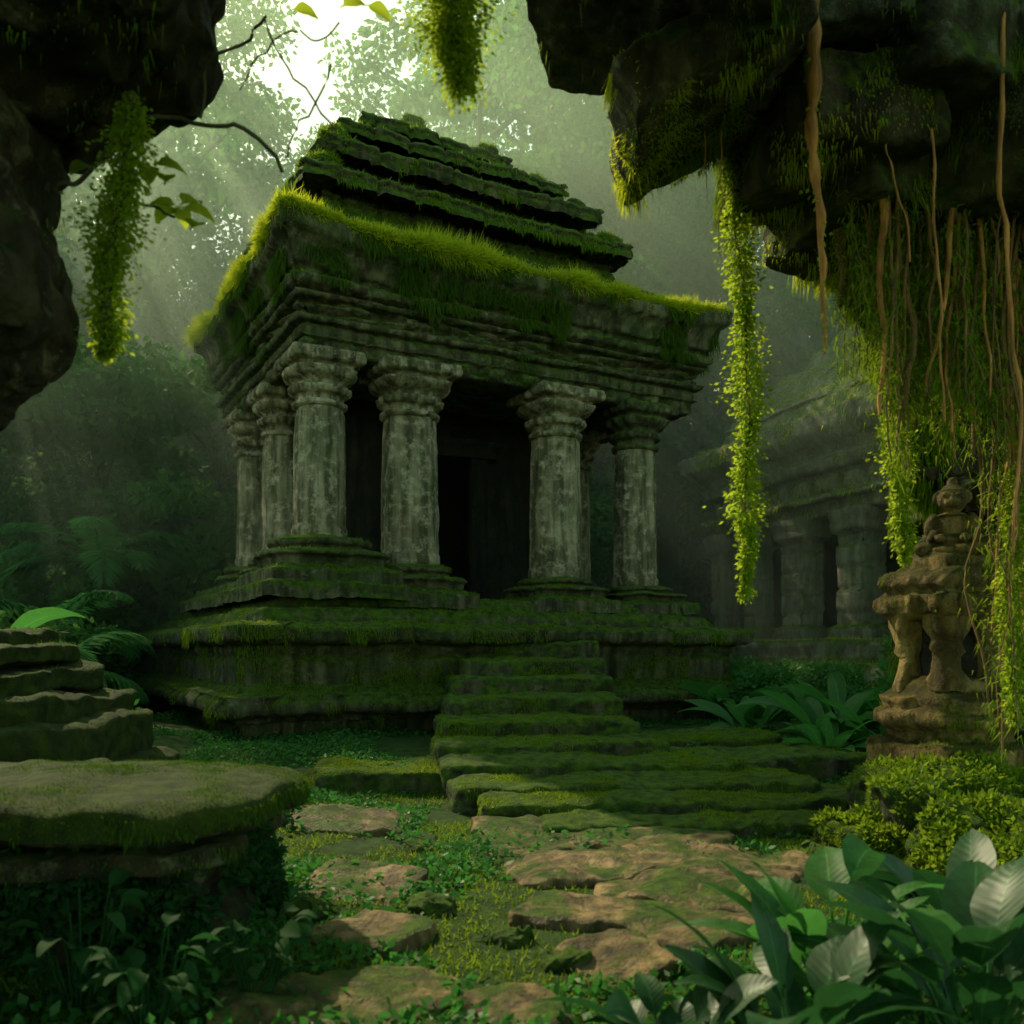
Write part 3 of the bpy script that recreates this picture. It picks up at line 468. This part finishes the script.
for e in [((0, .02, .12), (.19, .16, .13)), ((0, .02, .27), (.15, .12, .16)), ((-.17, -.1, .07), (.16, .09, .075), 0, 0, .5), ((.17, -.1, .07), (.16, .09, .075), 0, 0, -.5), ((-.06, -.2, .05), (.1, .06, .05)), ((.07, -.2, .05), (.1, .06, .05)),
          ((-.17, -.01, .3), (.06, .065, .11), 0, .25, 0), ((.17, -.01, .3), (.06, .065, .11), 0, -.25, 0), ((-.15, -.1, .19), (.05, .12, .05), .3, 0, -.25), ((.15, -.1, .19), (.05, .12, .05), .3, 0, .25), ((-.1, -.19, .16), (.045, .05, .04)), ((.1, -.19, .16), (.045, .05, .04)),
          ((0, -.01, .41), (.07, .07, .06)), ((0, -.04, .52), (.125, .125, .125)), ((0, -.15, .48), (.07, .06, .045)), ((0, -.165, .515), (.028, .03, .03)), ((-.05, -.14, .555), (.035, .03, .02)), ((.05, -.14, .555), (.035, .03, .02)), ((-.13, -.02, .54), (.035, .03, .055)), ((.13, -.02, .54), (.035, .03, .055)), ((0, 0, .62), (.09, .09, .05)), ((0, 0, .68), (.045, .045, .05)), ((0, -.02, .6), (.13, .13, .02)), ((0, -.03, .385), (.12, .1, .02))]: ell(fgm, *e)
so = fgm.build('guardian_statue', M['statue']); so.location = (SX+.02, SY-.05, zb+pz(558)); so.rotation_euler = (0, 0, -.45); so.scale = (1.15,)*3
tag(so, 'small seated stone guardian figure on the mossy pedestal', 'statue'); md = so.modifiers.new('r', 'REMESH'); md.mode = 'VOXEL'; md.voxel_size = .01; md.use_smooth_shade = True
for k, (px, py, d, h, lab) in enumerate([(950, 800, 9.2, (.95, .8, .45), 'large moss covered boulder under the statue pedestal'), (1010, 870, 7.6, (.7, .6, .42), 'mossy boulder at the right edge in front of the pedestal'), (880, 850, 8.6, (.45, .45, .22), 'small mossy boulder left of the pedestal foot')]):
    c = P(px, py, d); r = MB(); rock(r, c, h, p=3, amp=.3, freq=1.4, n=40, seed=700+k, fine=.07); o = r.build('mossy_boulder', M['step']); tag(o, lab, 'boulder')
    m = MB(); moss_on(m, [r], 22000, l=.05, w=.007, minz=-.2, th=-.4, nf=1.5); p, N = sample([r], 2500, minz=0, th=-.1, nf=2); leaves(m, p+N*.03, N+rng.normal(size=p.shape), rng.uniform(.04, .09, len(p)), .018); tag(m.build('moss', M['moss'], o, False), kind='stuff')

# ---------------------------------------------------------------- second temple
TB = math.atan2(-.935, .355)
T2 = empty('distant_temple', (7.0, 35.2, 0), TB); tag(T2, 'smaller hazy stone temple with low mossy roof in the background right', 'temple')
LA = 20.; r = MB(); sweep(r, (-1.5, LA, -2, 11), [(0, -.5), (0, .6), (.3, .65), (.3, 1.2), (.7, 1.25), (.7, 1.9), (6, 1.95)], res=.2, amp=.06, joint=(.5, 1.4, .12), seed=800); r.build('platform', M['far'], T2); g0 = r
r = MB(); sweep(r, (0, LA, .0, 10), [(6, 5.9), (.5, 5.9), (.5, 6.3), (.2, 6.35), (.2, 6.5), (.7, 6.55), (.7, 7.3), (.35, 7.35), (.2, 7.7), (.3, 7.72), (.1, 8.), (-.1, 8.1), (-.35, 8.4), (-.4, 9.0), (.2, 9.1), (1, 9.2)], res=.1, amp=.06, seed=801, chip=.05, joint=(9, 1.8, .14), relief=lambda s, z: .16*np.exp(-((z-6.95)/.25)**4)*np.sign(np.sin(s*5)))
r.build('entablature', M['far'], T2); g1 = [r]
for k, (i, z0, z1) in enumerate([(.7, 9.1, 9.9), (.9, 9.9, 10.4), (1.7, 10.4, 11.2), (2.0, 11.2, 11.7), (2.9, 11.7, 12.6), (3.5, 12.6, 13.3)]):
    r = MB(); sweep(r, (i, LA-i, i, 10-i), [(0, z0), (0, z0+.1), (.2, z1-.15), (.35, z1), (3, z1+.1)], res=.16, amp=.15, freq=.6, seed=810+k, joint=(9, 1.5, .12)); r.build('roof_tier', M['far'], T2); g1.append(r)
r = MB(); sweep(r, (1.2, 4.9, 2.2, 9), [(0, 1.9), (0, 6)], res=.25, amp=.04, joint=(.6, 1.2, .06), seed=820); sweep(r, (6.6, LA-1, 2.2, 9), [(0, 1.9), (0, 6)], res=.25, amp=.04, joint=(.6, 1.2, .06), seed=821); sweep(r, (4.8, 6.7, 3., 9), [(0, 1.9), (0, 6)], res=.3, amp=.04, seed=822); r.build('wall', M['inner'], T2)
for k, a in enumerate([.9, 3.0, 5.4, 8.2, 11., 14.]):
    w = .35 if k in (0, 1) else .62; r = MB(); sweep(r, (a-w, a+w, .5, 1.4), [(-.2, 1.9), (-.2, 2.3), (0, 2.4), (0, 5.2), (-.15, 5.3), (-.25, 5.95)], res=.1, amp=.03, seed=830+k, joint=(.7, 5, .07)); r.build('pillar', M['far'], T2)
mo = MB(); moss_on(mo, g1+[g0], 60000, l=.13, w=.025, minz=.4, th=-.35); hang_on(mo, g1, 16000, l=.25, w=.02, minz=-.6, maxz=.4, th=.02); tag(mo.build('moss', M['vine'], T2, False), kind='stuff')

# ---------------------------------------------------------------- trees
def make_tree(seed, h, cr, ncl, nl, ls_, lean=0.):
    o = empty('jungle_tree', (0, 0, 0)); r = MB(); n = 14; t = np.linspace(0, 1, n); c = np.stack([lean*t*h+.5*np.sin(t*4+seed), .5*np.cos(t*3+seed), t*h*.85-.5], 1); r0 = h*.014
    tube(r, c, r0*(1-.75*t)+r0*.8*np.exp(-t*14), 10); ends = []
    for k in range(14):
        j = rng.integers(4, n); a = rng.random()*2*pi; e = c[j]+np.array([cos(a)*cr*.8, sin(a)*cr*.8, h*.05+rng.random()*h*.12]); q = curve(c[j], e, 8, .12, seed=seed*20+k); tube(r, q, np.linspace(r0*.35, .03, 8), 6); ends += [q[-1], q[5]]
    r.build('trunk', M['bark'], o); m = MB()
    for k in range(ncl):
        b = ends[k] if k < len(ends) else (c[rng.integers(4, n)]+rng.normal(size=3)*np.array([cr*.6, cr*.6, h*.08])); s = cr*rng.uniform(.16, .34); q = rng.normal(size=(nl, 3)); q = unit(q)*(rng.random((nl, 1))**.4)*s*np.array([1.25, 1.25, .6]); leaves(m, b+q, q*.5+rng.normal(size=(nl, 3))*.6*s+np.array([0, 0, -.3*s]), rng.uniform(.6, 1.3, nl)*ls_, ls_*.3)
    m.build('crown', M['tree'], o, False); return o
protos = [make_tree(1, 32, 5.5, 60, 230, .4), make_tree(2, 36, 6.5, 66, 230, .42, .04), make_tree(3, 11, 3.6, 44, 240, .28, -.06), make_tree(4, 42, 7, 72, 230, .45)]
tl = [(-18, 44, 3, .9), (-25, 39, 0, 1.), (-42, 46, 3, 1), (-1, 43, 0, 1), (5, 43, 1, .95), (9, 49, 3, 1), (15, 45, 1, 1), (2, 54, 3, 1), (21, 50, 3, 1), (27, 42, 0, 1.1), (-36, 58, 0, 1.2), (-26, 58, 1, 1.), (-5, 56, 3, 1.), (12, 58, 3, 1.1), (25, 60, 1, 1.2), (-25, 66, 1, 1.2), (0, 64, 3, 1.1), (32, 55, 3, 1.), (-13, 66, 0, 1.), (7, 64, 1, 1.2), (-18, 60, 3, .9), (-10, 32, 2, 1), (-14, 30, 2, 1.1), (-18, 27, 2, 1.1), (-6, 35, 2, 1), (-11, 44, 2, 1.5), (-15, 40, 2, 1.4), (-22, 30, 2, 1.2), (1, 33, 2, 1), (-26, 33, 2, 1.4), (-7, 50, 2, 1.8), (-16, 48, 2, 2.), (-3, 39, 2, 1.6), (18, 44, 2, 1.6), (13, 44, 2, 1.5), (-28, 44, 2, 2.2), (4, 45, 2, 1.4)]  # first two trees added for their crown gaps, which cut sun into shafts
used = set()
for k, (x, y, pi_, s) in enumerate(tl):
    tall = pi_ != 2
    lab = 'tall hazy jungle tree rising in the mist behind the temples' if tall else 'short leafy understory tree in the mist behind the temples'; gr = 'tall hazy jungle trees' if tall else 'short understory trees'
    o = protos[pi_]
    if pi_ in used: o = dup(o, (x, y, 0), rng.random()*6.28, s)
    else: o.location = (x, y, 0); o.scale = (s,)*3; used.add(pi_)
    o.location.z = Gz(x, y); tag(o, lab, 'tree', gr)
def make_bush(seed, r0, h, nl, ls_, mat):
    o = empty('jungle_bush', (0, 0, 0)); m = MB(); s_ = MB()
    for k in range(16):
        a = rng.random()*6.28; rr = r0*rng.random()**.6; b = np.array([cos(a)*rr, sin(a)*rr, h*rng.uniform(.2, .9)]); s = r0*rng.uniform(.25, .45); q = unit(rng.normal(size=(nl, 3)))*(rng.random((nl, 1))**.35)*s; leaves(m, b+q, q+rng.normal(size=(nl, 3))*.5*s, rng.uniform(.6, 1.3, nl)*ls_, ls_*.3); tube(s_, curve((0, 0, 0), b, 6, .1, seed=seed+k), .03, 5)
    s_.build('stem', M['bark'], o); m.build('foliage', mat, o, False); return o
bp_ = [make_bush(1, 1.6, 1.9, 180, .2, M['tree']), make_bush(2, 2.4, 3.4, 260, .26, M['tree']), make_bush(3, 1.1, 1.1, 180, .13, M['cover'])]
bush = [(-10.5, 19, 0), (-12, 23, 1), (-15, 19, 1), (-10, 29, 1), (-6.5, 31, 1), (-17, 27, 1), (-13, 16, 0), (-8.8, 15.5, 2), (-10.2, 13.5, 0), (-2, 30, 1), (2, 30, 1), (6.2, 24.5, 2), (8.2, 21, 2), (5.7, 20.8, 2), (-7.2, 13.2, 2), (8.6, 17.5, 0), (9.8, 14.5, 2), (-6.3, 11.5, 2), (5, 41, 1), (7.5, 15.2, 2), (-20, 33, 1), (-14, 36, 1), (0, 34, 1), (-12.5, 20.5, 0), (-14.5, 26, 1), (-19, 23, 1), (-16, 31, 1), (-9, 33, 1), (-11, 17.5, 0), (7.2, 25, 2), (5.2, 28, 0), (4.6, 31, 1)]
used = set()
for k, (x, y, b) in enumerate(bush):
    o = bp_[b]
    if b in used: o = dup(o, (x, y, 0), rng.random()*6.28, rng.uniform(.9, 1.35))
    else: o.location = (x, y, 0); used.add(b)
    o.location.z = Gz(x, y)-.05
    lab = ['waist high leafy bush in the undergrowth around the temple', 'tall dense bush in the misty jungle behind the temple', 'low small leaved bush on the forest floor near the temple base'][b]
    tag(o, lab, 'bush', ['waist high bushes', 'tall misty bushes', 'low bushes'][b])
def make_fern(nf, L_, name='fern'):
    o = empty(name, (0, 0, 0))
    for k in range(nf):
        az = k/nf*6.28+rng.normal()*.25; el = rng.uniform(.5, 1.2); n = 30; t = np.linspace(0, 1, n); ang = el-1.7*t**1.4; l = L_*rng.uniform(.8, 1.15); x = np.cumsum(np.cos(ang))/n*l; z = np.cumsum(np.sin(ang))/n*l
        c = np.stack([x*cos(az), x*sin(az), z], 1); m = MB(); tube(m, c, np.linspace(.015, .003, n)*L_*.5, 5); s = np.array([-sin(az), cos(az), 0]); T_ = unit(np.gradient(c, axis=0))
        for sg in (-1, 1):
            for j in range(3, n-1):
                for f in (0, .5):
                    q = c[j]*(1-f)+c[j+1]*f; w = L_*.24*sin(pi*min(1, (j+f)/n))**.7*rng.uniform(.85, 1.1); d = unit(s*sg*1.+T_[j]*.6+np.array([0, 0, -.3+.15*rng.normal()])); nn = unit(np.cross(d, T_[j])); wd = unit(np.cross(d, nn))*w*.075
                    m.add(np.array([q, q+d*w*.4+wd, q+d*w-np.array([0, 0, w*.16]), q+d*w*.4-wd]), [[0, 1, 2, 3]])
        m.build('frond', M['fern'], o, False)
    return o
f1 = make_fern(13, 2.9); f2 = make_fern(9, 1.3)
ff = [(-9.4, 18.0, 0, .4, 'big arching fern left of the temple base'), (-10.6, 20.6, 0, 1.6, 'tall fern at the left with fronds over the ledge stones'), (-11.2, 24.5, 0, 3.6, 'highest hazy fern left of the temple'), (-6.6, 13.6, 1, .1, 'small fern just behind the stone stack'), (7.2, 21.2, 1, .2, 'fern at the right rear of the temple base'), (8.3, 19.5, 1, .1, 'fern between the two temples in the undergrowth'), (-13., 22., 0, 1.3, 'fern farthest left in the misty undergrowth')]
used = set()
for x, y, b, dz, lab in ff:
    o = (f1, f2)[b]
    if b in used: o = dup(o, (x, y, 0), rng.random()*6)
    else: used.add(b)
    o.location = (x, y, Gz(x, y)+dz+.1); tag(o, lab, 'fern')
for o in [o for o in list(COL.objects) if o.get('category') == 'fern']:
    dz = o.location.z-Gz(o.location.x, o.location.y)
    if dz > .45:
        m = MB(); tube(m, curve((0, 0, -dz-.3), (0, 0, .1), 6, .05), .1, 8); m.build('trunk', M['bark'], o)
def broad(x, y, n, L_, W_, mat, lab, el=(.5, 1.3), h=.15, az0=None, name='broadleaf_plant'):
    z = Gz(x, y); o = empty(name, (x, y, z)); tag(o, lab, 'plant')
    for k in range(n):
        az = k*2.4+rng.normal()*.2 if az0 is None else az0+rng.normal()*1.0; hh = h*rng.uniform(.2, 1); m = MB(); b0 = np.array([cos(az)*.05, sin(az)*.05, 0]); b1 = b0+np.array([cos(az)*(.12*L_+.25*hh), sin(az)*(.12*L_+.25*hh), hh]); tube(m, curve(b0, b1, 6, .05, seed=k), .004+.009*L_, 5)
        big_leaf(m, b1, az, rng.uniform(*el), L_*rng.uniform(.6, 1.2), W_*rng.uniform(.7, 1.2), rng.uniform(.3, 1.), roll=rng.normal()*.4, n=14, stalk=.1); m.build('leaf', mat, o)
    return o
broad(4.6, 17.4, 16, 1.3, .34, M['big2'], 'broad leaved plant against the right corner of the temple base')
broad(5.5, 15.6, 20, 1.5, .42, M['big2'], 'large broad leaved plant right of the temple base nearest the path')
broad(6.4, 17.4, 18, 1.7, .42, M['big2'], 'broad leaved plant below the second temple')
broad(5.0, 14.3, 14, .9, .28, M['big2'], 'small broad leaved plant on the moss right of the staircase')
broad(6.0, 14.2, 16, 1.3, .36, M['big2'], 'broad leaved plant behind the statue pedestal')
broad(5.0, 20.6, 16, 1.9, .45, M['big2'], 'tall broad leaved plant behind the right end of the temple')
broad(1.25, 3.95, 20, .62, .26, M['big'], 'big glossy plant in the bottom right foreground, nearest the path', h=.42)
broad(2.15, 4.2, 22, .74, .3, M['big'], 'big glossy plant at the bottom right corner', h=.5)
broad(1.7, 4.75, 18, .68, .28, M['big2'], 'bright broad leaved plant behind the glossy foreground plants', h=.6)
broad(.68, 3.9, 20, .4, .18, M['big'], 'low glossy plant at the bottom centre right', h=.3)
broad(2.7, 5.3, 18, .7, .28, M['big'], 'dark broad leaved plant below the boulder at the right edge', h=.35)
broad(-1.75, 4.35, 34, .17, .09, M['creep'], 'dark leafy plant at the bottom left under the ledge', h=.5, el=(-.2, .9))
broad(-1.35, 4.8, 34, .16, .085, M['creep'], 'leafy plant growing in front of the ledge corner', h=.5, el=(-.2, .9))
broad(-2.25, 4.7, 34, .18, .09, M['creep'], 'dark leafy plant against the shaded ledge wall', h=.6, el=(-.2, .9))
broad(-6.2, 9.8, 8, 1.1, .4, M['big2'], 'bright leaved plant at the left edge above the stone stack', h=2.2)

# ---------------------------------------------------------------- far jungle mass
fj = MB(); n = 90000; x = rng.uniform(-60, 60, n); hgt = 42+10*fbm(np.stack([x*.08, 0*x, 0*x], 1), 3); zz = rng.random(n)**1.15*hgt; y = 68-4*fbm(np.stack([x*.15, zz*.2, 0*x], 1), 8)+rng.random(n)*5-.006*x*x
keep = (fbm(np.stack([x*.18, zz*.18, 0*x], 1), 15) > -.25+.008*(zz-20)); x, y, zz = x[keep], y[keep], zz[keep]; n = len(x)
leaves(fj, np.stack([x, y, zz+.3], 1), rng.normal(size=(n, 3)), rng.uniform(.6, 1.4, n), .42)
tag(fj.build('distant_jungle', M['tree'], None, False), 'far wall of misty jungle foliage', 'jungle', kind='stuff')

# ---------------------------------------------------------------- mist
m, nt, ns, ls = newmat('mist'); v = ns.new('ShaderNodeVolumeScatter'); v.inputs['Color'].default_value = (.7, .98, .7, 1); v.inputs['Density'].default_value = .019; v.inputs['Anisotropy'].default_value = .55; o = ns.new('ShaderNodeOutputMaterial'); ls.new(v.outputs[0], o.inputs['Volume'])
mb = MB(); x0, x1, y0, y1, z0, z1 = -60, 60, 5.0, 75, -2, 23
mb.add([(x0, y0, z0), (x1, y0, z0), (x1, y1, z0), (x0, y1, z0), (x0, y0, z1), (x1, y0, z1), (x1, y1, z1), (x0, y1, z1)], [(3, 2, 1, 0), (4, 5, 6, 7), (0, 1, 5, 4), (1, 2, 6, 5), (2, 3, 7, 6), (3, 0, 4, 7)])
mi = tag(mb.build('mist', m, None, False), 'humid green mist hanging in the jungle', 'mist', kind='stuff'); mi.location = (-4.84, 15.2, 0); mi.rotation_euler = (0, 0, R(10))

# ---------------------------------------------------------------- light
EL, AZ = R(45), R(-38)
w = bpy.data.worlds.new("World"); S.world = w; w.use_nodes = True; nt = w.node_tree; bg = nt.nodes['Background']
sky = nt.nodes.new('ShaderNodeTexSky'); sky.sky_type = 'NISHITA'; sky.sun_disc = False; sky.sun_elevation = EL; sky.sun_rotation = AZ
mx = nt.nodes.new('ShaderNodeMix'); mx.data_type = 'RGBA'; mx.blend_type = 'MULTIPLY'; mx.inputs[0].default_value = 1; mx.clamp_result = False
tint = nt.nodes.new('ShaderNodeCombineXYZ')
for i, t_ in enumerate((2.15, 2.3, 1.2)): tint.inputs[i].default_value = t_
nt.links.new(sky.outputs[0], mx.inputs[6]); nt.links.new(tint.outputs[0], mx.inputs[7]); nt.links.new(mx.outputs[2], bg.inputs[0]); bg.inputs[1].default_value = .13
ld = bpy.data.lights.new('sun', 'SUN'); ld.energy = 5; ld.angle = R(.5); ld.color = (1, .88, .56); lo_ = bpy.data.objects.new('sun', ld); COL.objects.link(lo_)
from mathutils import Vector
sd = Vector((sin(AZ)*cos(EL), cos(AZ)*cos(EL), sin(EL))); lo_.rotation_euler = sd.to_track_quat('Z', 'Y').to_euler()
# ---------------------------------------------------------------- camera
cd = bpy.data.cameras.new('camera'); cam = bpy.data.objects.new('camera', cd); COL.objects.link(cam); cam.location = (0, 0, ZC); cam.rotation_euler = (R(90), 0, 0)
cd.lens = F/1024*36; cd.shift_y = (650-512)/1024; cd.clip_end = 1000; cd.dof.use_dof = True; cd.dof.focus_distance = 17; cd.dof.aperture_fstop = 1.8
S.camera = cam; S.view_settings.view_transform = 'Standard'; S.view_settings.look = 'None'; S.view_settings.exposure = 0
